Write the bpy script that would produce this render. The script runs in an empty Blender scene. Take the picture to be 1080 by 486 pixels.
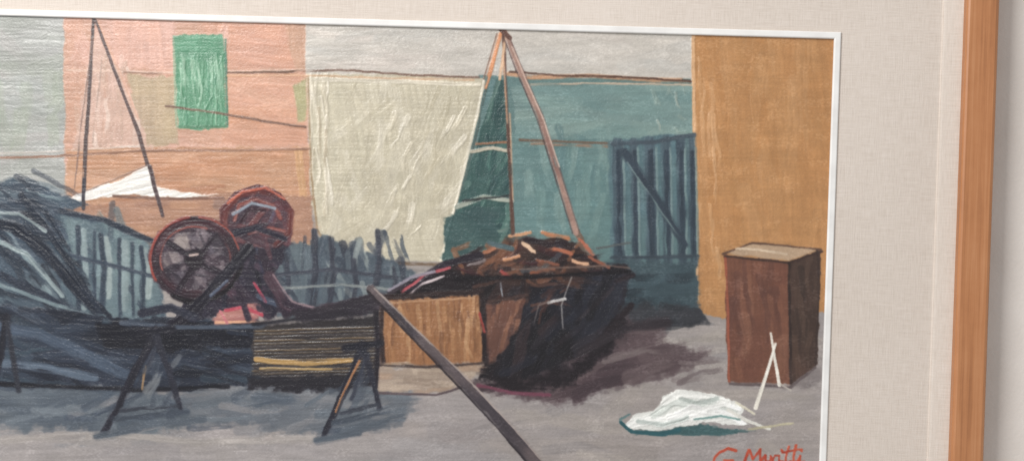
import bpy, bmesh, math, numpy as np
from mathutils import Vector, Matrix
rng=np.random.default_rng(7)
F=np.float32
scene=bpy.context.scene
# ------------------------------------------------------------------ camera
Z0=1.5; DIST=1.35; PSI=math.radians(2.6); ROLL=math.radians(2.0); FPX=1350.0
cam_d=bpy.data.cameras.new("camera"); cam=bpy.data.objects.new("camera",cam_d)
scene.collection.objects.link(cam); scene.camera=cam
cam_d.sensor_width=36; cam_d.lens=FPX/1080*36; cam_d.clip_start=.01; cam_d.clip_end=50
tgt=Vector((0,0,Z0)); pos=tgt+Vector((math.sin(PSI),-math.cos(PSI),0))*DIST
q=(tgt-pos).to_track_quat('-Z','Y').to_matrix()
q=q@Matrix.Rotation(ROLL,3,'Z')
cam.matrix_world=Matrix.Translation(pos)@q.to_4x4()
R=np.array(q); P0=np.array(pos)
def w2p(x,y,z):
    d=np.stack([x-P0[0],y-P0[1]+0*x,z-P0[2]],-1)@R
    return 540+FPX*d[...,0]/-d[...,2], 243-FPX*d[...,1]/-d[...,2]
def p2w(px,py,y=0.0):
    d=R@np.array([(px-540)/FPX,-(py-243)/FPX,-1.0]); t=(y-P0[1])/d[1]
    p=P0+t*d; return p[0],p[2]
# ------------------------------------------------------------------ painting extents
xr=(p2w(880,40)[0]+p2w(865,480)[0])/2
zt=(p2w(0,18)[1]+p2w(880,39)[1])/2
xl=p2w(-70,240)[0]; zb=p2w(500,560)[1]
SS=1.36
nx=int((xr-xl)*1000*SS); nz=int((zt-zb)*1000*SS)
gx,gz=np.meshgrid(np.linspace(xl,xr,nx),np.linspace(zt,zb,nz))
X,Y=w2p(gx,0*gx,gz); X=X.astype(F); Y=Y.astype(F)
C=np.zeros((nz,nx,3),F); H=np.zeros((nz,nx),F); L=np.zeros((nz,nx),np.int16)
T=(rng.random((512,512))*2-1).astype(F)
def vn(x,y):
    xi=np.floor(x).astype(np.int32); yi=np.floor(y).astype(np.int32)
    fx=x-xi; fy=y-yi; fx=fx*fx*(3-2*fx); fy=fy*fy*(3-2*fy)
    a=xi&511;b=(xi+1)&511;c=yi&511;d=(yi+1)&511
    return (T[c,a]*(1-fx)+T[c,b]*fx)*(1-fy)+(T[d,a]*(1-fx)+T[d,b]*fx)*fy
def ss(a,b,x):
    t=np.clip((x-a)/(b-a),0,1); return t*t*(3-2*t)
CLIP=[None]
labels=['canvas']
def lab(n):
    if n not in labels: labels.append(n)
    return labels.index(n)
A=np.linalg.lstsq(np.stack([X[::50,::50].ravel(),Y[::50,::50].ravel(),np.ones(X[::50,::50].size)],1),
   np.stack(np.meshgrid(np.arange(nx)[::50],np.arange(nz)[::50]),-1).reshape(-1,2).astype(float),rcond=None)[0]
def box(pts,m):
    p=np.array(pts,float); x0,y0=p.min(0)-m; x1,y1=p.max(0)+m
    cs=np.array([[x0,y0,1],[x1,y0,1],[x0,y1,1],[x1,y1,1]])@A
    a=np.floor(cs.min(0)-8).astype(int); b=np.ceil(cs.max(0)+8).astype(int)
    c0,c1=max(0,a[0]),min(nx,b[0]); r0,r1=max(0,a[1]),min(nz,b[1])
    if c0>=c1 or r0>=r1: return None
    return slice(r0,r1),slice(c0,c1)
def sdpoly(pts,x,y):
    d=np.full(x.shape,1e9,F); ins=np.zeros(x.shape,bool); n=len(pts)
    for i in range(n):
        ax,ay=pts[i]; bx,by=pts[(i+1)%n]; ex,ey=bx-ax,by-ay; l=ex*ex+ey*ey+1e-9
        t=np.clip(((x-ax)*ex+(y-ay)*ey)/l,0,1)
        d=np.minimum(d,(x-ax-t*ex)**2+(y-ay-t*ey)**2)
        if ay!=by:
            c=((ay>y)!=(by>y))&(x<(bx-ax)*(y-ay)/(by-ay)+ax); ins^=c
    d=np.sqrt(d); return np.where(ins,-d,d)
def comp(sl,m,col,n1,n2,streak,var,col2,h,label,alpha,edge=None):
    c=np.array(col,F)[None,None,:]
    if col2 is not None:
        k=ss(-.6,.6,n2)[...,None]; c=c*(1-k)+np.array(col2,F)*k
    f=(1+.8*streak*n1+var*n2*.6)[...,None]; c=c*f
    if CLIP[0] is not None: m=m*CLIP[0][sl]
    ma=(m*alpha)[...,None]
    C[sl]=C[sl]*(1-ma)+c*ma
    hh=h*(.55+.95*n1)
    if edge is not None: hh=hh+h*.45*edge
    H[sl]=H[sl]*(1-m*alpha)+(H[sl]*.35+hh)*m*alpha
    if label is not None:
        l=lab(label); L[sl][m>.5]=l
def poly(pts,col,ang=0,streak=.07,var=.07,col2=None,rough=1.3,soft=1.2,dry=0,h=.25,label=None,alpha=1,ln=40,wd=1.9):
    sl=box(pts,6+rough+soft)
    if sl is None: return
    x=X[sl];y=Y[sl];o=rng.random(6)*400
    wx=x+rough*(vn(x/12+o[0],y/12+o[1])+.45*vn(x/3+o[1],y/3+o[0])); wy=y+rough*(vn(x/12+o[2],y/12+o[3])+.45*vn(x/3+o[3],y/3))
    d=sdpoly(pts,wx,wy)
    a=math.radians(ang); u=x*math.cos(a)+y*math.sin(a); v=-x*math.sin(a)+y*math.cos(a)
    v=v+3.5*vn(u/50+o[4],v/40)
    n1=.6*vn(u/ln+o[4],v/wd+o[5])+.4*vn(u/(ln*.4)+o[5],v/(wd*2.2)+o[4])
    d=d+1.1*rough*.5*n1            # bristles break the edge
    m=1-ss(-soft,soft,d)
    n2=vn(u/60+o[2],v/26+o[3])*.6+.4*vn(u/22+o[3],v/12+o[2])
    if dry: m=m*ss(dry-1.0-.25,dry-1.0+.25,n1*.9+.5*n2)
    comp(sl,m,col,n1,n2,streak,var,col2,h,label,alpha,np.exp(-(d/1.6)**2)*(d<.5))
def stroke(pts,w,col,w2=None,streak=.1,rough=.45,dry=0,h=.4,label=None,alpha=1,soft=.9,col2=None,var=.08,ragged=0):
    if w2 is None:w2=w
    sl=box(pts,max(w,w2)+4+soft)
    if sl is None:return
    x=X[sl];y=Y[sl];o=rng.random(6)*400
    wx=x+rough*(vn(x/10+o[0],y/10+o[1])+.4*vn(x/2.5+o[1],y/2.5)); wy=y+rough*(vn(x/10+o[2],y/10+o[3])+.4*vn(x/2.5+o[2],y/2.5))
    tot=sum(math.dist(pts[i],pts[i+1]) for i in range(len(pts)-1))+1e-6
    best=np.full(x.shape,1e9,F);U=np.zeros(x.shape,F);V=np.zeros(x.shape,F);acc=0
    for i in range(len(pts)-1):
        ax,ay=pts[i];bx,by=pts[i+1];ex,ey=bx-ax,by-ay;l=math.hypot(ex,ey)+1e-6
        t=((wx-ax)*ex+(wy-ay)*ey)/(l*l); tc=np.clip(t,0,1)
        dd=np.hypot(wx-ax-tc*ex,wy-ay-tc*ey); s=((wx-ax)*-ey+(wy-ay)*ex)/l
        k=dd<best; best=np.where(k,dd,best);U=np.where(k,acc+tc*l,U);V=np.where(k,s,V);acc+=l
    hw=.5*(w+(w2-w)*U/tot)*(1+.15*vn(U/22+o[0],U*0+o[1]))
    n1=.6*vn(U/34+o[4],V/1.6+o[5])+.4*vn(U/14+o[5],V/3.+o[4]); n2=vn(U/24+o[2],V/7+o[3])
    d=best-hw; d=d+min(.12*w,1.3)*n1; m=1-ss(-soft,soft,d)
    if ragged:
        e=ss(1-ragged,1.0,U/tot+.3*n1); m=m*(1-e)
    if dry: m=m*ss(dry-1.2,dry-.8,n1+.4*n2)
    comp(sl,m,col,n1,n2,streak,var,col2,h,label,alpha,np.exp(-(d/1.0)**2)*.6)
def ell(cx,cy,rx,ry,a0=0,a1=360,n=40,rot=0):
    r=math.radians(rot);o=[]
    for i in range(n+1):
        a=math.radians(a0+(a1-a0)*i/n);px,py=rx*math.cos(a),ry*math.sin(a)
        o.append((cx+px*math.cos(r)-py*math.sin(r),cy+px*math.sin(r)+py*math.cos(r)))
    return o
def setclip(pts,soft=1.8):
    if pts is None: CLIP[0]=None;return
    o=rng.random(2)*300
    d=sdpoly(pts,X+1.4*vn(X/8+o[0],Y/8),Y+1.4*vn(X/8,Y/8+o[1])); CLIP[0]=1-ss(-soft,soft,d)
def daubs(x0,y0,x1,y1,n,cols,Lr,wr,ang,jit=10,dry=.28,h=.4,alpha=.7,clip=None,label=None,streak=.09):
    if clip is not None:setclip(clip)
    for i in range(n):
        cx=rng.uniform(x0,x1);cy=rng.uniform(y0,y1);a=math.radians(ang+rng.normal()*jit)
        l=rng.uniform(*Lr)/2;w=rng.uniform(*wr);bx=rng.normal()*l*.12
        dx,dy=math.cos(a),math.sin(a)
        stroke([(cx-dx*l,cy-dy*l),(cx-dy*bx,cy+dx*bx),(cx+dx*l,cy+dy*l)],w,cols[rng.integers(len(cols))],w*.8,streak=streak,dry=dry+rng.uniform(-.15,.2),h=h,alpha=alpha*rng.uniform(.6,1),label=label,ragged=.35,soft=min(1.9,w*.18),rough=.9)
    if clip is not None:setclip(None)

# ================================================================== THE PAINTED IMAGE
poly([(-200,-30),(950,-30),(950,620),(-200,620)],(150,142,138))
# --- grey sky at the side
S=[(-200,-20),(68,-20),(70,205),(-200,210)]
poly(S,(153,155,149),col2=(161,161,158),h=.3)
daubs(-60,20,68,195,26,[(164,166,161),(148,153,142),(153,157,153),(167,163,160)],(30,80),(8,20),5,20,clip=S,h=.42)
daubs(-20,95,66,150,8,[(150,158,141),(154,161,146)],(20,50),(10,18),80,15,clip=S,h=.4,alpha=.5)
# --- pink house
Hs=[(67,-10),(324,-10),(327,268),(70,268)]
poly(Hs,(195,150,127),ang=2,col2=(200,157,140),label='painted_house')
daubs(70,20,322,75,26,[(204,158,142),(199,150,129),(207,164,149),(195,146,123)],(30,75),(8,18),88,14,clip=Hs,h=.42)
poly([(112,18),(184,20),(184,74),(118,72)],(205,162,147),ang=85,col2=(200,154,135),rough=3,soft=2.5)
poly([(240,26),(322,26),(322,74),(240,73)],(203,153,132),ang=4,col2=(198,147,123),rough=2,soft=2)
poly([(300,26),(323,26),(323,76),(312,76)],(193,151,126),ang=88,soft=2)
poly([(102,30),(76,158),(168,158),(130,80)],(192,158,141),ang=88,col2=(200,166,152),rough=2.5,soft=2)
daubs(82,85,150,155,22,[(209,182,168),(190,148,128),(182,152,134),(216,196,184)],(24,56),(2.5,6),84,5,clip=Hs,dry=.42,h=.7)
poly([(134,80),(188,80),(188,150),(156,156)],(180,156,131),ang=85,col2=(175,154,124),rough=3,soft=2)
poly([(238,78),(323,78),(323,152),(234,152)],(197,145,119),ang=6,col2=(203,154,131),rough=2,soft=2)
daubs(240,82,322,150,14,[(207,159,134),(191,138,108),(200,148,120)],(30,70),(7,14),8,8,clip=Hs,h=.42)
poly([(308,92),(323,82),(323,128),(315,128)],(162,163,120),ang=80,rough=1.5,soft=2,alpha=.85)
poly([(70,157),(326,155),(328,268),(70,268)],(188,143,113),ang=2,col2=(182,132,102),rough=1.8)
daubs(72,160,324,258,30,[(195,150,121),(177,127,96),(188,139,106),(200,158,132),(171,130,105)],(50,100),(6,14),-2,5,clip=Hs,h=.45)
stroke([(90,228),(150,206),(235,200)],10,(176,125,96),h=.3,dry=.3)
stroke([(315,160),(326,262)],9,(195,151,111),dry=.3)
stroke([(70,74),(180,77),(322,74)],2,(214,184,166),dry=.5)
# --- shutter
poly([(183,38),(236,36),(239,135),(187,136)],(88,142,110),ang=88,col2=(98,150,119),rough=1.8,h=.4,label='painted_shutter')
daubs(190,56,234,134,54,[(140,176,150),(120,162,134),(104,150,123),(158,190,166),(82,134,106)],(30,62),(1.4,3.4),88,1.5,clip=[(186,56),(235,56),(237,133),(189,134)],dry=.5,h=1.5,alpha=.85)
daubs(188,40,234,58,8,[(80,134,104),(94,148,118)],(20,44),(8,12),5,8,clip=[(185,39),(236,38),(236,66),(186,66)])
stroke([(238,42),(240,134)],2.2,(70,116,96),dry=.3); stroke([(188,134),(239,134)],2.2,(78,120,92),dry=.4)
stroke([(183,40),(186,134)],2,(138,160,132),dry=.42)
# --- pale sky, centre
Sk=[(323,-10),(731,-10),(730,86),(323,80)]
poly(Sk,(194,187,178),col2=(188,182,174),h=.3,ang=1,label='painted_sky')
daubs(325,28,728,76,44,[(200,194,186),(186,180,171),(194,187,178),(184,181,175),(200,190,181)],(60,130),(7,16),1,6,clip=Sk,h=.45,alpha=.6)
# --- teal walls
poly([(505,80),(732,84),(735,290),(470,284)],(97,124,122),col2=(90,118,119),label='painted_house.001')
Tl=[(540,91),(729,90),(731,147),(545,147)]
poly(Tl,(116,140,137),col2=(108,135,133),label='painted_house.001')
daubs(545,93,728,146,26,[(122,147,142),(103,131,130),(129,151,145),(111,137,134)],(40,90),(6,14),2,9,clip=Tl,h=.55)
poly([(540,155),(732,152),(734,246),(540,248)],(99,127,126),col2=(92,121,121),rough=2,label='painted_house.001')
daubs(545,158,645,244,24,[(110,137,134),(88,117,119),(98,127,125),(118,142,138)],(24,64),(5,11),86,10,h=.55)
daubs(690,96,728,140,12,[(154,164,154),(134,152,144)],(8,24),(2,4),70,20,dry=.55,h=1.2)
stroke([(536,78),(560,82),(620,80),(680,84),(729,85)],4.5,(182,138,106),dry=.4,h=.7)
stroke([(538,76),(590,80),(650,81),(729,86)],2.2,(84,58,47),label='painted_rope',dry=.32)
stroke([(560,89),(640,88),(729,90)],1.8,(200,172,148),dry=.5)
stroke([(548,148),(640,151),(732,147)],2.4,(106,86,72),dry=.35); stroke([(560,152),(650,155),(732,151)],2.2,(152,118,96),dry=.52)
# --- ochre building
Oc=[(731,10),(905,10),(900,330),(865,330),(800,330),(758,337),(742,332),(734,318)]
poly(Oc,(184,134,86),ang=88,col2=(179,128,81),h=.32,rough=1.3,label='painted_house.002',streak=.06)
daubs(735,30,880,325,56,[(190,140,92),(177,125,77),(185,134,86),(193,145,99),(180,127,78)],(70,150),(7,18),86,6,clip=Oc,h=.5,alpha=.55)
stroke([(731,38),(733,180),(736,315)],3.5,(206,162,120),dry=.4,h=1)
daubs(735,60,758,300,14,[(204,158,114),(196,150,105)],(30,70),(2.4,5),88,2,dry=.48,h=1)
# --- ground
G=[(-200,395),(200,400),(400,392),(560,345),(640,334),(745,332),(765,337),(800,330),(865,328),(905,328),(905,620),(-200,620)]
poly(G,(157,148,144),col2=(149,142,141),label='painted_ground',h=.3,ang=-2,rough=2.5,streak=.06)
daubs(380,345,880,560,64,[(164,155,150),(147,139,138),(157,149,147),(166,157,149),(142,136,136)],(50,120),(8,20),-4,10,clip=G,h=.45,label='painted_ground',alpha=.6)
daubs(-60,400,400,570,50,[(120,121,126),(134,131,132),(128,127,130),(144,139,137),(112,115,122)],(50,130),(10,22),-6,10,clip=G,h=.42,label='painted_ground',alpha=.6)
poly([(-100,458),(100,470),(250,468),(420,461),(540,474),(545,590),(-100,590)],(156,149,147),col2=(148,142,142),rough=5,soft=5,label='painted_ground')
daubs(-50,470,520,570,22,[(162,155,152),(147,142,143),(155,150,150)],(60,120),(9,18),-3,6,h=.4,alpha=.5)
poly([(-100,398),(130,404),(215,420),(232,438),(160,460),(60,452),(-100,458)],(82,91,102),rough=5,soft=6,col2=(96,104,112),ang=-5)
poly([(190,400),(400,400),(440,420),(420,446),(352,462),(260,448),(200,446)],(92,98,107),rough=5,soft=6,col2=(106,110,116),ang=-5)
daubs(-50,402,430,454,56,[(72,82,95),(104,112,120),(66,75,89),(122,122,126),(88,97,107),(130,128,130)],(30,80),(4,11),-10,14,h=.5,alpha=.8)
stroke([(0,464),(120,458),(210,466),(330,462)],8,(158,151,147),dry=.42,soft=2)
# --- gate (soft planks)
poly([(642,148),(733,140),(736,280),(645,276)],(92,118,121),ang=88,col2=(80,106,114),soft=2,label='painted_gate')
for i,(gx0,wd_) in enumerate([(651,11),(668,8),(685,12),(702,9),(717,9),(729,8)]):
    stroke([(gx0,151-i),(gx0+2,210),(gx0+3,277)],wd_,(58,72,84),w2=wd_+1,col2=(74,90,100),label='painted_gate',dry=.28,soft=2.4,alpha=.92)
    stroke([(gx0+1,160),(gx0+3,268)],wd_*.45,(50,62,74),dry=.42,soft=1.8)
    stroke([(gx0+wd_*.6,156),(gx0+wd_*.6+2,270)],1.8,(122,143,142),dry=.52,soft=1.2)
stroke([(646,152),(690,150),(733,142)],4,(66,78,88),dry=.42,soft=1.8)
stroke([(658,160),(690,205),(722,258)],8,(54,66,78),label='painted_gate',soft=2.2,dry=.2); stroke([(662,172),(716,250)],1.6,(108,127,128),dry=.48)
stroke([(645,272),(736,270)],4,(60,72,82),dry=.45,soft=1.8)
poly([(640,277),(736,277),(736,318),(742,333),(690,337),(640,335)],(66,84,91),col2=(54,70,78),rough=3,soft=3,label='painted_gate')
daubs(650,280,732,330,16,[(80,98,104),(48,62,70),(66,84,92),(40,50,58)],(20,50),(5,11),6,18,h=.5)
poly([(600,334),(660,322),(736,325),(746,340),(690,350),(600,358)],(52,56,62),rough=4,soft=4,col2=(64,62,68))
daubs(640,322,744,346,8,[(40,44,50),(62,62,68)],(24,50),(4,8),2,8,h=.4)
# ---------------------------------------------------------------- sails
Sa=[(324,78),(420,79),(512,84),(502,130),(488,190),(466,277),(400,274),(356,268),(338,248),(328,215)]
poly(Sa,(193,184,162),ang=80,col2=(187,179,157),h=.4,rough=1.3,label='painted_sail',streak=.06)
daubs(345,90,500,262,80,[(199,191,170),(185,176,153),(193,184,162),(203,195,176),(183,174,152)],(28,70),(5,15),97,22,clip=Sa,h=.75,alpha=.6,label='painted_sail',streak=.08)
daubs(326,88,348,225,34,[(210,201,182),(176,163,140),(200,190,168),(218,210,194)],(26,60),(1.6,4),88,3,clip=Sa,h=1.5,dry=.48,alpha=.9)
daubs(395,100,490,250,22,[(208,200,182),(202,193,172)],(14,40),(3,7),112,14,clip=Sa,dry=.62,h=1.5,alpha=.85)
daubs(440,95,500,250,14,[(174,165,142),(182,172,148)],(20,50),(2,5),104,8,clip=Sa,dry=.6,h=1,alpha=.6)
stroke([(330,84),(420,86),(506,90)],4,(206,197,178),dry=.42,h=1.1)
stroke([(511,86),(500,136),(487,190),(465,275)],2.2,(218,210,192),h=1.4,dry=.34,rough=.3)
stroke([(514,88),(503,140),(490,192),(469,272)],2,(74,90,86),dry=.42,rough=.3)
stroke([(325,80),(328,180),(334,240),(350,268)],2,(154,130,100),dry=.48)
stroke([(352,270),(400,277),(464,279)],3,(114,93,74),dry=.42)
Jb=[(524,84),(532,86),(538,150),(541,240),(536,262),(466,278),(484,215),(500,160)]
poly(Jb,(61,93,89),ang=100,col2=(50,79,78),h=.33,label='painted_sail.001')
daubs(480,95,540,265,46,[(74,110,101),(45,72,74),(88,120,111),(40,66,69),(112,138,129)],(16,38),(3,9),110,16,clip=Jb,h=.7,label='painted_sail.001')
stroke([(498,160),(520,156),(538,160)],4,(174,166,148),dry=.42,h=1.2); stroke([(502,152),(538,150)],2.5,(152,102,74),dry=.45)
stroke([(482,218),(510,208),(541,212)],5,(152,158,146),dry=.42,h=1.2); stroke([(488,212),(538,206)],2.4,(48,54,55),dry=.35)
stroke([(472,262),(500,250),(540,240)],4,(102,123,116),dry=.42)
poly([(470,230),(500,218),(528,222),(524,252),(500,268),(468,274)],(68,95,93),rough=2.5,soft=2,col2=(54,79,80),ang=20,label='painted_sail.001')
stroke([(500,100),(484,160),(476,200)],1.6,(198,190,168),dry=.5)
# --- ropes
stroke([(240,77),(300,76),(360,74),(430,79),(505,82)],2.2,(106,78,64),label='painted_rope',dry=.35)
stroke([(240,80),(330,80),(420,83),(500,85)],1.6,(202,160,125),dry=.5)
stroke([(-60,168),(60,165),(150,159),(240,159),(326,157)],2.6,(144,108,89),dry=.36,label='painted_rope')
stroke([(-60,163),(40,161),(150,154)],1.5,(202,190,180),dry=.42)
stroke([(175,112),(240,121),(290,130),(322,134)],2.2,(112,83,69),dry=.36,label='painted_rope')
stroke([(130,76),(185,79)],1.5,(132,100,84),dry=.38)
# left rigging
stroke([(99,18),(94,100),(90,160),(88,215)],3,(80,66,65),w2=4.4,dry=.32,label='painted_mast.001',rough=.25)
stroke([(101,22),(122,78),(146,140),(160,190),(172,225)],3,(86,68,66),w2=4.4,dry=.4,label='painted_mast.001',rough=.25)
stroke([(98,40),(86,130),(78,205)],1.4,(122,98,89),dry=.47,rough=.2)
stroke([(104,24),(128,80),(146,126)],1.4,(204,156,132),dry=.47,rough=.2); stroke([(108,60),(98,150)],1.2,(156,132,120),dry=.5)
# ---------------------------------------------------------------- slipway / beached boat at the side
poly([(-200,188),(30,190),(70,206),(110,222),(165,245),(176,345),(60,348),(-200,330)],(74,88,100),ang=25,col2=(60,73,87),rough=3,soft=2.5,label='painted_slipway')
poly([(68,222),(160,205),(245,203),(330,208),(330,258),(160,262),(120,236)],(174,130,106),rough=3,soft=2.5,col2=(157,118,97),ang=0)
daubs(100,212,325,250,14,[(186,140,110),(150,112,95),(194,150,124),(132,107,99)],(30,60),(5,11),-4,6,h=.45)
poly([(66,228),(110,232),(166,258),(172,338),(98,338),(84,300)],(104,122,127),ang=80,col2=(84,101,110),rough=3,soft=3)
daubs(66,236,170,335,26,[(90,108,116),(130,146,148),(66,80,93),(112,132,134),(54,64,78)],(24,60),(4,9),74,28,alpha=.7,dry=.3,h=.5)
for i,fx in enumerate([82,97,108,124,137,150]):
    t=238+i*4.2; j=[0,3,-2,2,3,-1][i]
    stroke([(fx+5+j,t+6),(fx+8,280),(fx+6,324-i%3*6)],[8,5,7,9,5,8][i],[(134,149,151),(116,134,139),(146,158,157)][i%3],dry=.38,h=.6,soft=1.7,alpha=.85,label='painted_slipway')
    stroke([(fx+j,t+2),(fx+2,282),(fx+1+j,332)],[5,3,6,4,3,5][i],(46,56,70),dry=.38,h=.4,soft=1.8,alpha=.9)
stroke([(60,222),(110,232),(168,258)],6,(44,52,66),dry=.2,soft=1.8); stroke([(70,268),(110,278),(164,292)],4,(58,68,82),dry=.4,soft=1.6)
# bright flat sliver of the white boat
poly([(72,208),(96,199),(128,189),(158,174),(164,182),(164,197),(192,203),(230,206),(196,209),(130,206),(84,212)],(232,228,222),ang=-18,col2=(218,214,209),rough=1.4,h=1,label='painted_boat.001')
stroke([(120,207),(180,210),(236,209)],2.6,(118,86,73),dry=.36)
stroke([(74,208),(112,193),(156,174)],1.4,(120,99,91),dry=.5)
stroke([(158,176),(164,200),(172,228)],3.8,(80,64,66),dry=.25); stroke([(89,190),(88,220)],4,(64,61,69),dry=.18)
# tangled diagonal strokes of the beached hull
poly([(-200,190),(6,192),(40,202),(66,222),(30,234),(-200,226)],(62,72,85),rough=5,soft=3.5,col2=(76,88,99),ang=14,label='painted_slipway')
daubs(-60,188,62,230,22,[(92,106,116),(40,47,60),(110,126,132),(52,62,76),(34,39,50)],(26,60),(3,8),20,16,h=.6,dry=.32,alpha=.85)
daubs(-60,225,100,334,60,[(96,112,121),(46,56,70),(70,85,98),(124,140,144),(36,43,56),(58,72,84),(28,32,43)],(36,90),(4,11),40,14,h=.6,clip=[(-200,220),(50,222),(90,290),(112,335),(-200,340)],alpha=.85)
stroke([(-20,232),(16,240),(50,266),(84,308),(112,336)],11,(34,40,53),w2=14,dry=.22,h=.6,soft=2,label='painted_slipway')
stroke([(22,206),(46,236),(72,276),(104,326)],7,(38,45,58),dry=.26,h=.6,soft=1.7)
stroke([(-60,280),(0,290),(46,312),(90,336)],9,(42,50,65),dry=.32,soft=2)
stroke([(-10,250),(30,270),(66,312)],4.5,(132,146,149),dry=.42,soft=1.3,h=.9); stroke([(-40,220),(20,226),(48,244)],3.6,(136,148,150),dry=.45,soft=1.2,h=.9)
stroke([(0,300),(60,322),(110,334)],4,(110,126,132),dry=.5)
# dark main hull beam
B=[(-200,318),(0,322),(60,326),(130,336),(272,334),(276,404),(200,412),(100,408),(-200,404)]
poly(B,(36,41,54),ang=8,col2=(46,53,68),rough=3,h=.4,soft=2.2,label='painted_slipway')
daubs(-60,325,270,402,60,[(28,31,42),(48,57,72),(72,84,99),(25,27,37),(56,66,81),(34,38,50),(62,78,90)],(40,110),(4,13),12,14,clip=B,h=.65)
poly([(100,342),(272,338),(272,366),(110,370)],(26,27,38),rough=3.5,soft=3.5)
daubs(100,342,272,402,12,[(48,57,73),(64,73,88),(36,38,50)],(40,90),(2.4,6),4,7,dry=.45,h=.7)
stroke([(-60,336),(40,352),(110,384),(140,398)],13,(68,80,97),dry=.38,soft=3)
stroke([(-60,374),(50,388),(100,398)],9,(86,99,115),dry=.45,soft=2.5)
stroke([(-60,402),(60,407),(150,411),(240,407)],5,(30,31,40),dry=.32,soft=2)
# --- pale fence running on behind the machine
poly([(284,262),(342,252),(404,270),(440,286),(430,306),(392,330),(290,334)],(92,104,111),ang=88,col2=(76,87,97),rough=4,soft=3,label='painted_fence')
daubs(290,260,428,326,46,[(68,78,90),(118,129,132),(56,64,77),(142,150,148),(90,101,109),(48,52,64)],(18,48),(3,9),82,20,h=.55,alpha=.8)
for fx,y0,y1,w_ in [(302,268,326,5),(331,244,328,7),(349,252,322,6),(373,274,322,5),(398,244,300,5.5),(415,282,310,4)]:
    stroke([(fx,y0),(fx+3,(y0+y1)/2),(fx-2,y1)],w_,(54,57,69),dry=.42,h=.55,soft=1.9,alpha=.88,label='painted_fence')
stroke([(288,290),(350,284),(440,296)],4,(62,66,78),dry=.45,soft=1.7); stroke([(296,304),(360,300),(420,306)],3,(128,134,134),dry=.5)
# ---------------------------------------------------------------- winch engine
En=[(228,240),(248,222),(290,228),(304,250),(298,274),(288,292),(302,322),(288,334),(240,330),(196,338),(186,324),(214,300),(232,270)]
poly(En,(40,38,52),rough=4,soft=3,col2=(56,46,60),ang=60,h=.4,label='painted_winch')
daubs(225,228,298,326,50,[(34,35,50),(76,60,74),(48,53,73),(90,64,76),(28,27,38),(74,84,102),(60,42,52)],(16,44),(3,10),52,36,h=.65,clip=En,alpha=.8)
Q='painted_wheel.001'
# loose, curled maroon form of the upper wheel
poly([(238,222),(252,204),(276,198),(298,208),(308,228),(304,250),(284,262),(250,258),(236,244)],(62,48,60),rough=4,soft=3,col2=(82,56,64),ang=20,label=Q)
daubs(242,206,302,256,26,[(76,72,92),(104,62,68),(44,38,52),(92,92,114),(124,70,68),(56,44,56)],(14,36),(3,8),-25,45,h=.65,alpha=.8)
stroke([(236,240),(236,222),(250,206),(272,199),(294,206),(307,224),(306,246),(292,258)],10,(106,54,52),col2=(72,40,47),h=.7,soft=2,label=Q,dry=.16,w2=6)
stroke([(240,214),(256,202),(280,198),(300,210)],2.6,(180,94,74),dry=.38,soft=1,h=.9); stroke([(248,232),(252,216),(270,210),(288,216),(296,230)],4,(128,70,64),dry=.38,soft=1.4,h=.7)
stroke([(254,234),(262,222),(280,222)],3,(56,36,46),dry=.3,soft=1.3); stroke([(246,226),(266,214),(290,220)],3,(130,140,152),dry=.44,soft=1.2,h=.7)
stroke([(262,246),(284,240),(300,244)],3,(134,78,72),dry=.42); stroke([(240,248),(270,240),(300,252)],7,(40,37,52),dry=.25,soft=2.2)
# large dark wheel with blurry pale gaps
poly(ell(206,273,48,44),(48,40,51),rough=3,soft=2.2,ang=30,col2=(66,53,63),label='painted_wheel')
for a0,a1,c in [(150,196,(132,120,120)),(206,254,(156,144,140)),(268,304,(118,106,112)),(318,348,(92,84,96)),(60,98,(106,96,104)),(112,136,(90,82,94))]:
    p=ell(206,273,33,30,a0,a1,8)+ell(206,273,13,12,a1-4,a0+4,5)
    poly(p,c,rough=4,soft=3,col2=tuple(v*.74 for v in c),h=.5,streak=.18,ang=50,alpha=.92)
daubs(172,244,240,302,20,[(50,40,52),(126,114,118),(74,62,74),(40,34,45),(96,88,98)],(12,32),(2.5,7),40,45,alpha=.65,h=.55)
stroke(ell(206,273,42,39),11,(50,37,47),col2=(70,43,51),h=.6,soft=2,label='painted_wheel',dry=.1)
stroke(ell(206,273,47.5,44,150,262),2.4,(160,68,56),dry=.36,col2=(118,50,48),soft=1,h=.8); stroke(ell(206,273,47,44,275,350),2,(146,70,60),dry=.45,soft=1)
stroke(ell(206,273,37,34,160,290),1.8,(150,82,72),dry=.47); stroke(ell(206,273,37,34,330,430),1.8,(124,64,60),dry=.48)
stroke(ell(206,273,48,45,10,120),5,(30,25,33),dry=.15,soft=2)
stroke([(178,256),(206,274),(242,294)],7,(44,36,47),dry=.2,soft=2.2); stroke([(228,248),(208,274),(188,306)],7,(46,37,48),dry=.2,soft=2.2)
poly(ell(206,274,11,10),(40,33,42),rough=2.5,h=.5,soft=2.2); stroke([(200,269),(208,268)],2.4,(172,150,142),dry=.28)
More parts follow.
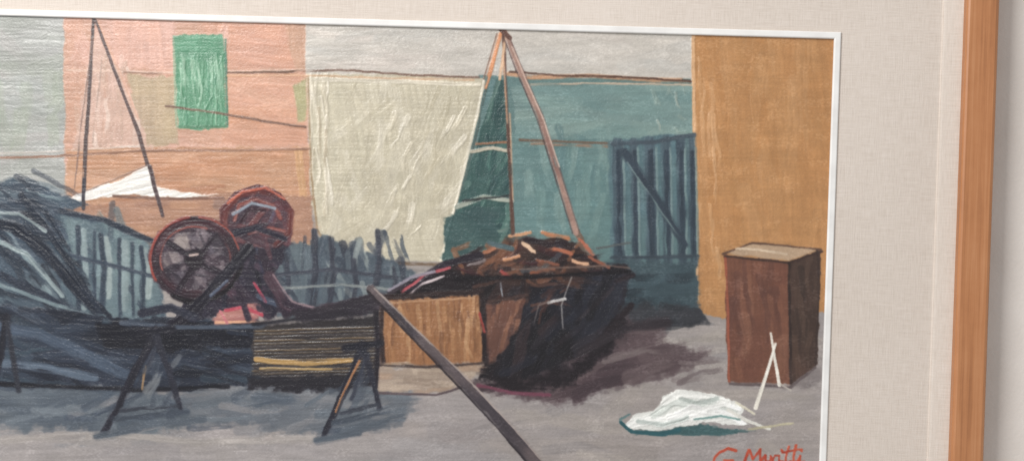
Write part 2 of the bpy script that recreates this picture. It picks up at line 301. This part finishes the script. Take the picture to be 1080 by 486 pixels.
# legs of the winch
stroke([(262,262),(240,288),(206,324),(178,346)],12,(36,34,46),w2=13,dry=.15,h=.6,soft=2.1,label='painted_winch')
stroke([(276,266),(288,298),(302,330)],10,(48,38,51),dry=.15,h=.6,soft=2,label='painted_winch')
stroke([(250,300),(268,318),(282,334)],7,(60,50,64),dry=.25,soft=1.8); stroke([(222,312),(240,296)],3,(84,92,110),dry=.4,h=.7)
poly([(222,334),(244,325),(266,323),(280,330),(262,340),(226,342)],(142,88,90),rough=4,soft=2.4,col2=(180,126,114),h=.6)
stroke([(238,327),(258,323),(276,332)],3.6,(172,68,82),dry=.36); stroke([(228,340),(284,338)],3,(208,156,124),dry=.42)
stroke([(268,298),(280,318)],3,(162,62,80),dry=.44); stroke([(252,306),(262,336)],6,(50,40,54),dry=.15,soft=1.8); stroke([(232,328),(240,340)],2.6,(186,110,116),dry=.44)
stroke([(284,292),(300,320),(328,330),(364,324),(398,314)],12,(50,39,53),col2=(72,54,64),h=.65,dry=.1,soft=2,label='painted_winch')
stroke([(288,290),(308,318),(334,325),(380,318)],2,(140,116,122),dry=.45); stroke([(330,334),(370,328),(396,320)],2.4,(146,64,80),dry=.45)
stroke([(150,330),(180,324),(204,334)],9,(44,46,60),dry=.2,soft=2.2); stroke([(128,340),(190,345),(280,344)],4.5,(70,79,93),dry=.45,soft=1.6)
# ---------------------------------------------------------------- boat on the slip
Hc=[(268,346),(330,338),(398,334),(398,398),(330,404),(266,396)]
poly(Hc,(56,50,50),ang=0,rough=2,soft=2,col2=(44,41,46),label='painted_boat')
setclip(Hc)
for i in range(15):
    yy=347+i*3.5; stroke([(262,yy+2),(330,yy),(400,yy-2)],1.4,[(130,107,78),(104,89,72),(84,76,72)][i%3],dry=.4,h=1.1,rough=.4)
setclip(None)
stroke([(270,379),(320,383),(372,380)],5.5,(168,134,84),dry=.42,h=1); stroke([(274,388),(350,389)],2.2,(176,146,96),dry=.48)
stroke([(268,342),(330,334),(400,328)],4,(36,35,44),dry=.25,soft=1.7); poly([(262,396),(330,398),(400,392),(400,408),(330,413),(262,408)],(38,36,44),rough=3.5,soft=2.8)
poly([(300,332),(400,308),(430,296),(444,318),(400,332),(320,340)],(42,38,48),rough=3,soft=2.5,col2=(62,53,61),label='painted_boat')
Hu=[(400,318),(432,298),(462,286),(480,276),(540,276),(600,278),(664,280),(660,312),(648,342),(620,370),(590,394),(548,404),(505,398),(500,330),(440,318)]
poly(Hu,(32,26,32),ang=-30,col2=(42,33,38),h=.35,rough=3,soft=2.2,label='painted_boat')
poly([(556,300),(600,292),(590,392),(548,402),(520,396)],(29,26,33),rough=4,soft=5,col2=(36,34,43),ang=-60)
poly([(604,288),(662,284),(656,316),(640,344),(606,376),(598,340)],(46,48,59),rough=4,soft=5,col2=(36,36,46),ang=-60)
poly([(500,296),(560,290),(556,316),(512,322)],(54,40,40),rough=3,soft=4,col2=(36,30,34))
daubs(505,288,655,394,44,[(24,21,27),(52,46,53),(38,40,52),(64,48,50),(30,28,34),(74,60,62)],(30,80),(4,13),-50,18,clip=Hu,h=.55,alpha=.65)
daubs(510,296,600,330,12,[(92,56,46),(70,46,44),(110,72,58)],(16,36),(2.5,6),-10,25,dry=.48,h=.6,alpha=.7)
for a,b,w_ in [((640,350),(666,322),6),((606,386),(640,362),8),((556,402),(596,396),7),((650,296),(668,290),5),((540,404),(508,410),6)]:
    stroke([a,b],w_,(42,34,40),dry=.32,soft=2,h=.45)
# deck clutter blending into hull
poly([(470,286),(488,270),(518,258),(560,250),(600,255),(626,268),(640,284),(600,296),(540,298)],(48,37,38),rough=4,soft=4,col2=(70,49,43),h=.4,label='painted_boat')
daubs(484,256,630,300,50,[(46,35,39),(94,62,50),(34,28,34),(76,86,94),(116,76,58),(56,43,45),(138,90,64),(66,36,42)],(12,36),(3,8),-5,34,h=.65,dry=.25,alpha=.8)
for a,b,w_,c in [((538,249),(560,245),4,(206,152,114)),((572,246),(600,251),4,(186,122,86)),((612,254),(626,268),4,(190,108,82)),((552,257),(564,266),4,(220,184,154)),((584,262),(602,268),4,(168,98,72)),((508,268),(522,261),4,(162,104,76)),((532,274),(548,270),3.5,(198,142,106)),((566,274),(588,279),3,(132,82,64)),((604,275),(620,279),3.5,(214,166,132)),((494,280),(512,275),3,(122,110,110)),((622,270),(642,282),3,(146,86,66)),((560,288),(584,284),3,(150,90,66)),((528,286),(540,292),3,(140,60,56))]:
    stroke([a,b],w_,c,dry=.34,h=1.1,soft=1.3,rough=1.2)
stroke([(516,256),(540,262)],5,(74,93,98),dry=.34); stroke([(556,252),(580,258),(596,256)],6,(44,33,39),dry=.2,soft=1.8)
stroke([(506,270),(470,278),(448,292),(430,304)],8,(44,37,48),h=.55,soft=2); stroke([(474,282),(448,290),(424,308)],3,(186,86,94),dry=.38)
stroke([(468,291),(446,299),(430,312)],2.4,(214,198,200),dry=.42); stroke([(410,306),(434,292),(458,286)],2.8,(146,139,152),dry=.45)
stroke([(480,294),(560,292),(664,286)],4,(24,20,26),h=.36,soft=2.4,dry=.3)
stroke([(540,284),(600,282),(640,280),(664,282)],1.8,(112,93,85),dry=.5)
stroke([(630,262),(664,256)],2,(80,84,84),dry=.48)
# golden brown planking
O1=[(402,316),(456,313),(506,310),(510,346),(508,382),(450,385),(402,382)]
poly(O1,(156,108,72),ang=88,col2=(141,96,64),rough=2.4,h=.4,soft=2,label='painted_boat')
daubs(404,316,508,382,64,[(176,128,88),(134,90,60),(186,143,104),(154,106,71),(118,79,55),(166,118,80)],(26,60),(2,5.5),88,3,clip=O1,h=.95,dry=.36,alpha=.75)
stroke([(402,314),(456,310),(508,307)],5,(52,38,38),dry=.2,soft=2); stroke([(404,320),(460,316),(500,314)],1.6,(190,148,114),dry=.5)
stroke([(404,316),(402,350),(404,384)],5,(54,40,40),dry=.25,soft=2)
O2=[(510,322),(556,314),(548,340),(528,372),(514,384)]
poly(O2,(124,83,66),ang=100,col2=(100,67,57),rough=3,h=.4,soft=3,label='painted_boat')
daubs(512,320,552,378,20,[(148,102,78),(104,69,58),(78,53,50),(60,44,44)],(16,40),(3,7),102,12,clip=O2,h=.65)
stroke([(509,312),(512,386)],6,(40,30,33),dry=.15,soft=2.2); stroke([(516,318),(556,311)],3,(74,54,50),dry=.34,soft=1.7)
stroke([(506,330),(511,350)],2.4,(152,60,53),dry=.36)
poly([(396,386),(450,388),(512,382),(500,398),(470,413),(398,412)],(164,146,130),ang=2,col2=(150,133,121),rough=3,h=.36,soft=2.2,label='painted_boat')
daubs(400,388,500,410,14,[(178,160,142),(142,124,110),(168,138,115)],(24,56),(3,7),0,8,h=.6)
stroke([(398,384),(450,387),(508,383)],3,(68,54,51),dry=.34,soft=1.4); stroke([(396,414),(460,416),(500,404)],2.4,(84,70,73),dry=.42)
stroke([(397,330),(399,370),(396,408)],6,(38,33,41),dry=.14,soft=2)
# hull shadow, soft brown-purple
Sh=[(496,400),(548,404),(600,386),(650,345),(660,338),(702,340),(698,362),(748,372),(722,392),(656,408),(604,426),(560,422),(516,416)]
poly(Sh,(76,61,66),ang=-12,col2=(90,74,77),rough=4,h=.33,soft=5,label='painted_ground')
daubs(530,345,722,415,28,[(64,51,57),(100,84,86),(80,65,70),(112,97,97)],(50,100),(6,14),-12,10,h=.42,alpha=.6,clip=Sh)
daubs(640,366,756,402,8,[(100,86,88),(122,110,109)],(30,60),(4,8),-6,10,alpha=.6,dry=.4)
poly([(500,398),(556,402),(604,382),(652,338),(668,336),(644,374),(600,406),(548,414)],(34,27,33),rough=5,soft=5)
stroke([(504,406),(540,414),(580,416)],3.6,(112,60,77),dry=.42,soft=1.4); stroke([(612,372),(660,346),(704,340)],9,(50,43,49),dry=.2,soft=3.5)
stroke([(594,346),(592,322),(603,292)],1.3,(156,152,149),dry=.44,rough=.3); stroke([(578,319),(596,315)],2.8,(204,200,198),dry=.28,h=.9)
stroke([(562,346),(568,322),(580,318)],1.2,(116,108,105),dry=.5,rough=.3)
stroke([(528,298),(530,312)],1.6,(150,158,168),dry=.42)
# ---------------------------------------------------------------- masts of the boat
m_='painted_mast'
stroke([(531,34),(534,110),(538,180),(541,246)],3.4,(92,66,57),w2=4,label=m_,dry=.28,h=.5,soft=1,rough=.2)
stroke([(528,36),(518,74),(512,92)],4,(200,134,92),dry=.3,h=.8,label=m_,rough=.25); stroke([(533,40),(527,84)],2.6,(220,178,142),dry=.34,rough=.25)
stroke([(524,36),(510,84)],1.4,(112,78,62),dry=.36,rough=.2)
stroke([(531,60),(535,130)],1.4,(212,166,132),dry=.48,rough=.1); stroke([(538,120),(541,210)],1.4,(208,158,124),dry=.48,rough=.1)
stroke([(533,34),(548,74),(570,124),(590,188),(608,246)],4.6,(140,106,97),w2=5.4,col2=(156,124,112),label=m_,h=.65,dry=.12,rough=.25,soft=.8)
stroke([(530,36),(545,76),(566.5,126),(586.5,190),(604,246)],1.3,(74,54,53),dry=.34,rough=.2); stroke([(536.5,38),(551.5,74),(574,125),(593.5,188),(611,244)],1.2,(96,70,66),dry=.4,rough=.2)
stroke([(540,50),(552,78),(574,128),(590,176)],1.5,(214,186,170),dry=.45,rough=.2)
stroke([(527,30),(538,40)],4.5,(96,66,57),dry=.18)
# ---------------------------------------------------------------- trestles (rough open strokes) and pole
for (ax,ay,lx,ly,rx,ry,n) in [(164,352,110,456,190,432,''),(383,368,342,460,400,430,'.001')]:
    nm='painted_trestle'+n
    daubs(lx+20,ay+20,rx-2,ly-18,12,[(96,104,113),(66,74,87),(116,119,123),(80,88,98)],(16,44),(4,9),-58,18,h=.5,alpha=.75)
    stroke([(ax,ay-4),((ax+lx)/2-1,(ay+ly)/2+2),(lx,ly)],9.5,(38,38,50),w2=6,h=.65,label=nm,dry=.22,soft=1.9,rough=.9)
    stroke([(ax+4,ay+6),((ax+lx)/2+8,(ay+ly)/2+6)],5,(54,58,71),dry=.35,soft=1.8,label=nm,rough=.9)
    stroke([(ax,ay),((ax+rx)/2+2,(ay+ry)/2),(rx,ry)],7.5,(44,45,57),w2=5,h=.6,label=nm,dry=.3,soft=1.9,rough=.9)
    stroke([(lx+18,ly-24),(rx-2,ry-4)],4,(56,60,71),dry=.44,soft=1.7,rough=.9)
    stroke([(lx-8,ly+4),(lx+36,ly-4)],7,(78,86,96),dry=.38,soft=2.4); stroke([(lx+20,ly-6),(rx+24,ry+10)],8,(84,92,102),dry=.38,soft=2.6)
    stroke([(lx+10,ly-14),(rx+8,ry+2)],6,(66,74,86),dry=.42,soft=2.2)
    stroke([(ax-18,ay-1),(ax+18,ay-6)],8,(34,34,45),dry=.28,soft=2.1)
stroke([(379,380),(364,410),(354,434)],2.2,(166,114,76),dry=.42,h=.7)
stroke([(153,386),(150,410)],2.2,(158,124,88),dry=.44,h=.7)
stroke([(6,334),(2,372),(-10,416)],7,(34,35,46),dry=.22,soft=1.9); stroke([(8,340),(14,378),(20,412)],5,(46,48,58),dry=.28,soft=1.9)
stroke([(391,304),(430,344),(486,400),(530,446),(566,488),(600,530)],8.5,(70,63,69),w2=12,col2=(92,81,83),label='painted_pole',h=.75,dry=.06,soft=1.2,rough=.4)
stroke([(395,304),(440,348),(494,400),(540,449),(574,488)],1.8,(162,148,142),dry=.45,rough=.3)
stroke([(388,307),(426,347),(480,403),(524,450),(560,492)],2.2,(40,34,40),dry=.3,soft=1.1,rough=.3)
# ---------------------------------------------------------------- crate
poly([(764,269),(832,276),(834,405),(768,402)],(120,78,61),ang=88,col2=(109,69,56),rough=1.3,h=.36,label='painted_crate',streak=.06)
daubs(768,280,830,398,24,[(132,87,67),(105,67,55),(140,97,77),(118,76,60),(95,62,54)],(30,80),(5,13),86,6,clip=[(766,271),(831,278),(832,403),(769,400)],h=.55,alpha=.6)
poly([(832,276),(866,264),(862,384),(834,405)],(72,55,48),ang=88,col2=(83,62,54),rough=1.3,h=.36,label='painted_crate')
daubs(836,282,862,380,12,[(88,68,58),(58,45,41),(100,76,63)],(30,60),(3,8),86,5,clip=[(834,277),(865,266),(861,383),(835,403)],alpha=.6,h=.55)
poly([(764,267),(794,256),(866,263),(832,275)],(182,154,126),ang=4,col2=(167,140,115),rough=.9,h=.5,label='painted_crate')
stroke([(762,268),(794,256),(828,259),(866,263)],2,(90,66,55),dry=.36,rough=.35); stroke([(764,270),(832,277),(867,265)],2.2,(66,48,43),dry=.25,rough=.35)
stroke([(832,278),(834,404)],2.6,(50,38,36),dry=.28,soft=1.4,rough=.35); stroke([(765,272),(768,330),(769,402)],2.2,(158,84,62),dry=.44,rough=.35)
stroke([(862,264),(864,300),(860,384)],1.6,(60,47,44),dry=.42,rough=.35); stroke([(776,262),(800,263),(830,268)],2,(212,190,164),dry=.4,h=.8)
stroke([(770,404),(834,408),(860,388)],3,(88,76,77),dry=.4,soft=1.7)
poly([(836,408),(864,386),(868,400),(850,410)],(116,107,107),rough=2,soft=3,alpha=.7)
stroke([(813,351),(817,378),(822,406)],2.2,(236,231,220),w2=3.2,h=1,label='painted_stick',rough=.15,soft=.7)
stroke([(818,362),(808,396),(797,430)],2.4,(238,234,224),w2=4,h=1,label='painted_stick.001',rough=.15,soft=.7,col2=(220,214,202))
stroke([(822,404),(834,412)],1.8,(186,178,168),dry=.4)
# thick swirled white cloth
Cl=[(657,447),(666,439),(688,433),(702,417),(714,411),(738,413),(764,419),(786,429),(778,440),(790,446),(770,449),(744,444),(716,449),(690,453),(668,454)]
poly([(653,444),(664,452),(700,453),(740,446),(770,452),(796,455),(760,459),(700,459),(662,455)],(62,94,97),rough=2,soft=1.7,h=.35)
poly(Cl,(230,230,225),ang=-8,col2=(216,218,212),rough=2.4,h=.7,label='painted_cloth')
setclip(Cl,2.4)
for p,w_,c in [([(664,448),(688,440),(712,442),(742,436)],9,(240,240,236)),([(700,426),(716,414),(742,416),(768,424)],8,(238,238,233)),([(690,438),(712,424),(744,426),(774,432)],7,(208,213,207)),([(706,440),(730,430),(760,436),(784,444)],8,(243,243,240)),([(672,444),(700,448),(724,440)],5,(196,204,199)),([(718,420),(736,424),(756,420)],4,(186,194,188)),([(744,430),(764,426),(780,432)],5,(238,238,234))]:
    stroke(p,w_,c,dry=.2,h=1.5,soft=1.3,rough=1.2)
setclip(None)
stroke([(655,445),(666,455),(696,458),(716,453)],4,(44,90,98),h=.5,dry=.15); stroke([(654,442),(664,437)],2.4,(90,120,122),dry=.35)
stroke([(768,432),(790,444),(812,452)],3.2,(230,228,219),dry=.34,h=1); stroke([(776,424),(796,436)],2.2,(208,201,180),dry=.44); stroke([(790,452),(836,446)],2,(184,176,145),dry=.47)
stroke([(732,442),(760,438),(780,442)],2,(110,146,142),dry=.5)
# ---------------------------------------------------------------- signature, brushy and joined
R1=(176,62,42)
def sg(p,w=2.8,w2=None): stroke(p,w,R1,w2=w2,rough=.55,dry=.1,h=.7,label='signature',col2=(194,84,58),soft=.7)
sg([(776,475),(768,472),(759,476),(753,482),(752,489),(758,493),(769,491)],3.2,2.6); sg([(769,491),(773,485),(764,485)],2.6)
sg([(778,491),(780.5,491)],3)
sg([(784,492),(787,482),(790,474)],3,2.6); sg([(790,474),(794,484),(802,473),(802,487)],2.8,2.4)
sg([(802,487),(807,480),(807,487),(812,486),(813,480),(815,487)],2.3,2); sg([(815,487),(817,480),(822,480),(822,487),(826,486)],2.1)
sg([(824,474),(825,475)],2.4)
sg([(832,470),(829,481),(829,488),(834,486)],2.5,2); sg([(825,477),(835,475),(846,473)],2.2,1.8); sg([(840,469),(837,481),(837,488),(841,486)],2.5,2)
sg([(841,486),(844,480),(843,488),(848,486)],2.1); sg([(845,474),(846,475)],2.4)

# ------------------------------------------------ painterly softening, canvas ridges
def boxm(a,r):
    p=np.pad(a,[(r+1,r),(r+1,r)]+[(0,0)]*(a.ndim-2),mode='edge').cumsum(0,dtype=np.float64).cumsum(1)
    k=2*r+1
    return ((p[k:,k:]-p[:-k,k:]-p[k:,:-k]+p[:-k,:-k])/(k*k)).astype(F)
r=1
M=boxm(C,r); lum=C.mean(-1); V=boxm(lum*lum,r)-boxm(lum,r)**2
best=np.full(lum.shape,1e9,F); K=np.zeros_like(C)
for dy,dx in ((r,r),(r,-r),(-r,r),(-r,-r)):
    vv=np.roll(V,(dy,dx),(0,1)); mm=np.roll(M,(dy,dx),(0,1)); k=vv<best
    best=np.where(k,vv,best); K=np.where(k[...,None],mm,K)
C=.35*M+.45*K+.2*C
H=.7*H+.3*boxm(H,1)
n=vn(X/1.4,Y/1.4)*.5+vn(X/3.1+9,Y/2.4)*.5
C*= (1+.04*n+.025*vn(X/140,Y/110)+.03*vn(X/26,Y/7))[...,None]
# dry paint catching only the high threads
hi=ss(.28,.6,vn(X/2.1+70,Y/1.3+3)*.6+vn(X/17,Y/9+40)*.6)
C=C+(hi*9)[...,None]
H+=.08*vn(X/1.2,Y/1.2+50)+.2*vn(X/30+.02*Y+31,Y/1.5)*ss(-.5,.6,vn(X/90,Y/60+20))+.07*vn(X/2.3,Y/.9)+.12*hi
lum=C.mean(-1,keepdims=True); C=lum+(C-lum)*.93
C=np.clip(C,4,250)/255
lin=np.where(C<=.04045,C/12.92,((C+.055)/1.055)**2.4)
ll=lin.mean(-1,keepdims=True)
lin=np.clip(lin*(1-.38*np.exp(-ll/.035)),.002,.95)
# ------------------------------------------------------------------ materials
def srgb(r,g,b):
    f=lambda c:(c/255/12.92 if c/255<=.04045 else ((c/255+.055)/1.055)**2.4)
    return (f(r),f(g),f(b),1)
def newmat(n):
    m=bpy.data.materials.new(n);m.use_nodes=True;nt=m.node_tree;b=nt.nodes['Principled BSDF'];return m,nt,b
def tex(nt,scale,vec=(1,1,1),detail=3,rough=.6):
    tc=nt.nodes.new('ShaderNodeTexCoord');mp=nt.nodes.new('ShaderNodeMapping');mp.inputs['Scale'].default_value=vec
    no=nt.nodes.new('ShaderNodeTexNoise');no.inputs['Scale'].default_value=scale;no.inputs['Detail'].default_value=detail;no.inputs['Roughness'].default_value=rough
    nt.links.new(tc.outputs['Object'],mp.inputs[0]);nt.links.new(mp.outputs[0],no.inputs['Vector']);return no.outputs['Fac']
def math_(nt,op,a,b=None,c=None):
    m=nt.nodes.new('ShaderNodeMath');m.operation=op
    for i,v in enumerate((a,b,c)):
        if v is None:continue
        if isinstance(v,(int,float)):m.inputs[i].default_value=v
        else:nt.links.new(v,m.inputs[i])
    return m.outputs[0]
def ramp(nt,fac,stops):
    r=nt.nodes.new('ShaderNodeValToRGB');e=r.color_ramp.elements
    while len(e)<len(stops):e.new(.5)
    for k,(p,c) in zip(e,stops):k.position=p;k.color=c
    nt.links.new(fac,r.inputs[0]);return r.outputs[0]
def bump(nt,b,h,dist,st=1):
    bp=nt.nodes.new('ShaderNodeBump');bp.inputs['Distance'].default_value=dist;bp.inputs['Strength'].default_value=st
    nt.links.new(h,bp.inputs['Height']);nt.links.new(bp.outputs[0],b.inputs['Normal'])
paint,nt,b=newmat('oil_paint')
at=nt.nodes.new('ShaderNodeAttribute');at.attribute_name='Col';nt.links.new(at.outputs['Color'],b.inputs['Base Color'])
w=math_(nt,'ADD',tex(nt,1,(500,1,1300),2),tex(nt,1,(1300,1,500),2))
bump(nt,b,w,.0003,.8)
nt.links.new(math_(nt,'MULTIPLY_ADD',tex(nt,9,(1,1,1),4),.3,.12),b.inputs['Roughness']);b.inputs['Specular IOR Level'].default_value=.48
linen,nt,b=newmat('linen')
hz=tex(nt,1,(45,1,1100),3,.7);vz=tex(nt,1,(1000,1,50),3,.7);lo=tex(nt,5,(1,1,1),3)
wv=math_(nt,'ADD',hz,vz)
sm=math_(nt,'ADD',math_(nt,'MULTIPLY',wv,.5),math_(nt,'MULTIPLY',math_(nt,'SUBTRACT',lo,.5),.2))
nt.links.new(ramp(nt,sm,[(.3,srgb(196,184,173)),(.5,srgb(213,202,192)),(.7,srgb(224,214,206))]),b.inputs['Base Color'])
b.inputs['Roughness'].default_value=.9;b.inputs['Specular IOR Level'].default_value=.15;bump(nt,b,wv,.0005,.7)
white,nt,b=newmat('white_paint')
nn=tex(nt,30,(1,1,1),5);nt.links.new(ramp(nt,nn,[(.3,srgb(220,218,216)),(.6,srgb(234,233,231))]),b.inputs['Base Color']);b.inputs['Roughness'].default_value=.6
b.inputs['Specular IOR Level'].default_value=.25
bump(nt,b,tex(nt,200,(1,1,1),3),.0001,.4)
def wood(n,sc):
    m,nt,b=newmat(n)
    g=tex(nt,1,sc,6,.7);g2=tex(nt,1,tuple(s*.22 for s in sc),3);wr=tex(nt,14,(1,1,1),6,.7)
    s=math_(nt,'ADD',math_(nt,'MULTIPLY',g,.5),math_(nt,'MULTIPLY',g2,.5))
    s=math_(nt,'ADD',s,math_(nt,'MULTIPLY',math_(nt,'SUBTRACT',wr,.5),.25))
    nt.links.new(ramp(nt,s,[(.34,srgb(152,100,64)),(.5,srgb(180,122,80)),(.66,srgb(195,140,99))]),b.inputs['Base Color'])
    b.inputs['Roughness'].default_value=.45;bump(nt,b,g,.0004,.5);return m
woodv=wood('wood_upright',(300,300,7));woodh=wood('wood_level',(7,300,300))
wallm,nt,b=newmat('wall_paint')
nn=tex(nt,6,(1,1,1),5);nt.links.new(ramp(nt,nn,[(.35,srgb(216,208,201)),(.65,srgb(227,220,214))]),b.inputs['Base Color']);b.inputs['Roughness'].default_value=.8
bump(nt,b,tex(nt,220,(1,1,1),4),.001,.5)
# ------------------------------------------------------------------ objects
def link(o,parent=None):
    scene.collection.objects.link(o)
    if parent is not None:
        o.parent=parent;o.matrix_parent_inverse=parent.matrix_world.inverted()
    return o
root=bpy.data.objects.new('framed_painting',None)
sxo=(p2w(887,45,-.004)[0]+p2w(871,480,-.004)[0])/2
SW=sxo-xr+.0005
wi=(p2w(1021,0,-.02)[0]+p2w(1002,486,-.02)[0])/2
wo=(p2w(1056,0,-.02)[0]+p2w(1036,486,-.02)[0])/2
gap=wi-sxo; ww=wo-wi
root.location=((xl+xr)/2,0.02,zb-gap-ww-SW); root.empty_display_size=.1
scene.collection.objects.link(root); bpy.context.view_layer.update()
root["label"]="oil painting of a boatyard in linen mat and wooden frame"; root["category"]="painting"
yy=-(H*.00058)
co=np.stack([gx,yy,gz],-1).reshape(-1,3).astype(F)
colf=np.concatenate([lin.reshape(-1,3),np.ones((nx*nz,1))],1).astype(F)
idx=np.arange(nx*nz).reshape(nz,nx)
quads=np.stack([idx[:-1,:-1],idx[1:,:-1],idx[1:,1:],idx[:-1,1:]],-1).reshape(-1,4)
sp=gx[0,1]-gx[0,0];sz=gz[0,0]-gz[1,0]
dyx=np.gradient(yy,axis=1)/sp; dyz=-np.gradient(yy,axis=0)/sz
N=np.stack([dyx,-np.ones_like(yy),dyz],-1);N/=np.linalg.norm(N,axis=-1,keepdims=True);N=N.reshape(-1,3).astype(F)
fl=L[:-1,:-1].copy()
for _ in range(4):
    c=np.stack([np.roll(fl,s,a) for s,a in ((3,0),(-3,0),(3,1),(-3,1))],0)
    same=(c[0]==c[1])&(c[2]==c[3])&(c[0]==c[2]); fl=np.where(same,c[0],fl)
fl=fl.ravel()
def submesh(name,sel,parent):
    qd=quads[sel]; u,inv=np.unique(qd.ravel(),return_inverse=True)
    me=bpy.data.meshes.new(name);me.vertices.add(len(u));me.vertices.foreach_set('co',co[u].ravel())
    nf=len(qd);me.loops.add(nf*4);me.loops.foreach_set('vertex_index',inv.astype(np.int32).ravel())
    me.polygons.add(nf);me.polygons.foreach_set('loop_start',(np.arange(nf)*4).astype(np.int32))
    me.update(calc_edges=True);me.validate()
    me.polygons.foreach_set('use_smooth',np.ones(nf,bool))
    ca=me.color_attributes.new('Col','FLOAT_COLOR','POINT');ca.data.foreach_set('color',colf[u].ravel())
    try: me.normals_split_custom_set_from_vertices(N[u])
    except Exception as e: print('normals',e)
    me.materials.append(paint)
    return link(bpy.data.objects.new(name,me),parent)
canvas=submesh('canvas',fl==0,root); canvas["label"]="oil painted canvas of boats, houses and slipway"
lb={'painted_house':'pink house front','painted_house.001':'teal house wall','painted_house.002':'ochre building','painted_wheel':'large dark flywheel with red rim','painted_wheel.001':'smaller red wheel','painted_sail':'large cream sail','painted_sail.001':'narrow teal sail','painted_boat':'dark beached boat','painted_boat.001':'small white boat','signature':'red painted signature'}
for i,n in enumerate(labels):
    if i==0:continue
    s=fl==i
    if s.sum()<60: continue
    o=submesh(n,s,canvas)
    if n in lb:o["label"]=lb[n]
def ring(name,x0,x1,z0,z1,prof,mats,parent,split=False):
    cs=[(x0,z0,-1,-1),(x1,z0,1,-1),(x1,z1,1,1),(x0,z1,-1,1)]
    out=[]
    def side(ks,nm,mat):
        v=[];f=[]
        for k in ks:
            for a in (k,(k+1)%4):
                x,z,sx,sz_=cs[a]
                for o,y in prof: v.append((x+sx*o,y,z+sz_*o))
        m=len(prof)
        for j in range(len(ks)):
            b0=j*2*m
            for i in range(m-1): f.append((b0+i,b0+m+i,b0+m+i+1,b0+i+1))
        me=bpy.data.meshes.new(nm);me.from_pydata(v,[],f)
        bm=bmesh.new();bm.from_mesh(me);bmesh.ops.remove_doubles(bm,verts=bm.verts,dist=1e-5);bm.to_mesh(me);bm.free()
        me.update();me.materials.append(mat)
        return link(bpy.data.objects.new(nm,me),parent)
    if split:
        for k in range(4): out.append(side([k],'rail',mats[k%2]))
        return out
    return side([0,1,2,3],name,mats[0])
sw=SW
ring('slip',xl,xr,zb,zt,[(-.0008,.004),(-.0008,-.0026),(-.0002,-.0034),(.0006,-.0037),(sw-.0012,-.0037),(sw-.0004,-.0034),(sw,-.0028),(sw,.0)],[white],root)
bev=.018
ring('mat',xl-sw,xr+sw,zb-sw,zt+sw,[(-.0015,.001),(.0,-.0015),(gap-bev-.002,-.0015),(gap-bev-.001,-.0022)],[linen],root)
ring('mat_border',xl-sw,xr+sw,zb-sw,zt+sw,[(gap-bev-.001,-.0005),(gap-bev-.001,-.0042),(gap-bev+.0008,-.005),(gap-.001,-.0085),(gap+.001,-.0088)],[linen],root)
fr=bpy.data.objects.new('frame',None);fr.location=root.location;link(fr)
bpy.context.view_layer.update();fr.parent=root;fr.matrix_parent_inverse=root.matrix_world.inverted();bpy.context.view_layer.update()
ring('rail',xl-sw,xr+sw,zb-sw,zt+sw,[(gap,-.007),(gap,-.0175),(gap+.0012,-.0195),(gap+.003,-.0205),(gap+ww-.004,-.0208),(gap+ww-.0015,-.0195),(gap+ww,-.017),(gap+ww,.0125)],[woodh,woodv],fr,split=True)
me=bpy.data.meshes.new('wall');me.from_pydata([(-3,.013,-.2),(3,.013,-.2),(3,.013,3),(-3,.013,3)],[],[(0,1,2,3)]);me.materials.append(wallm)
wl=bpy.data.objects.new('wall',me);link(wl);wl["kind"]="structure";wl["label"]="pale cream painted plaster wall behind the frame";wl["category"]="wall"
# ------------------------------------------------------------------ light
wd=bpy.data.worlds.new('World');scene.world=wd;wd.use_nodes=True
wd.node_tree.nodes['Background'].inputs[0].default_value=(1,.99,.98,1);wd.node_tree.nodes['Background'].inputs[1].default_value=.5
def area(n,loc,size,e,col):
    l=bpy.data.lights.new(n,'AREA');l.shape='RECTANGLE';l.size=size[0];l.size_y=size[1];l.energy=e;l.color=col
    o=bpy.data.objects.new(n,l);scene.collection.objects.link(o);o.location=loc
    o.rotation_euler=(Vector((0,0,Z0))-Vector(loc)).to_track_quat('-Z','Y').to_euler();return o
area('window_light',(-1.5,-1.9,Z0+1.35),(1.0,1.1),74,(1,.985,.965))
scene.view_settings.view_transform='Standard';scene.view_settings.look='None';scene.view_settings.exposure=0
print('GRID',nx,nz,'gap',gap,ww,sw)
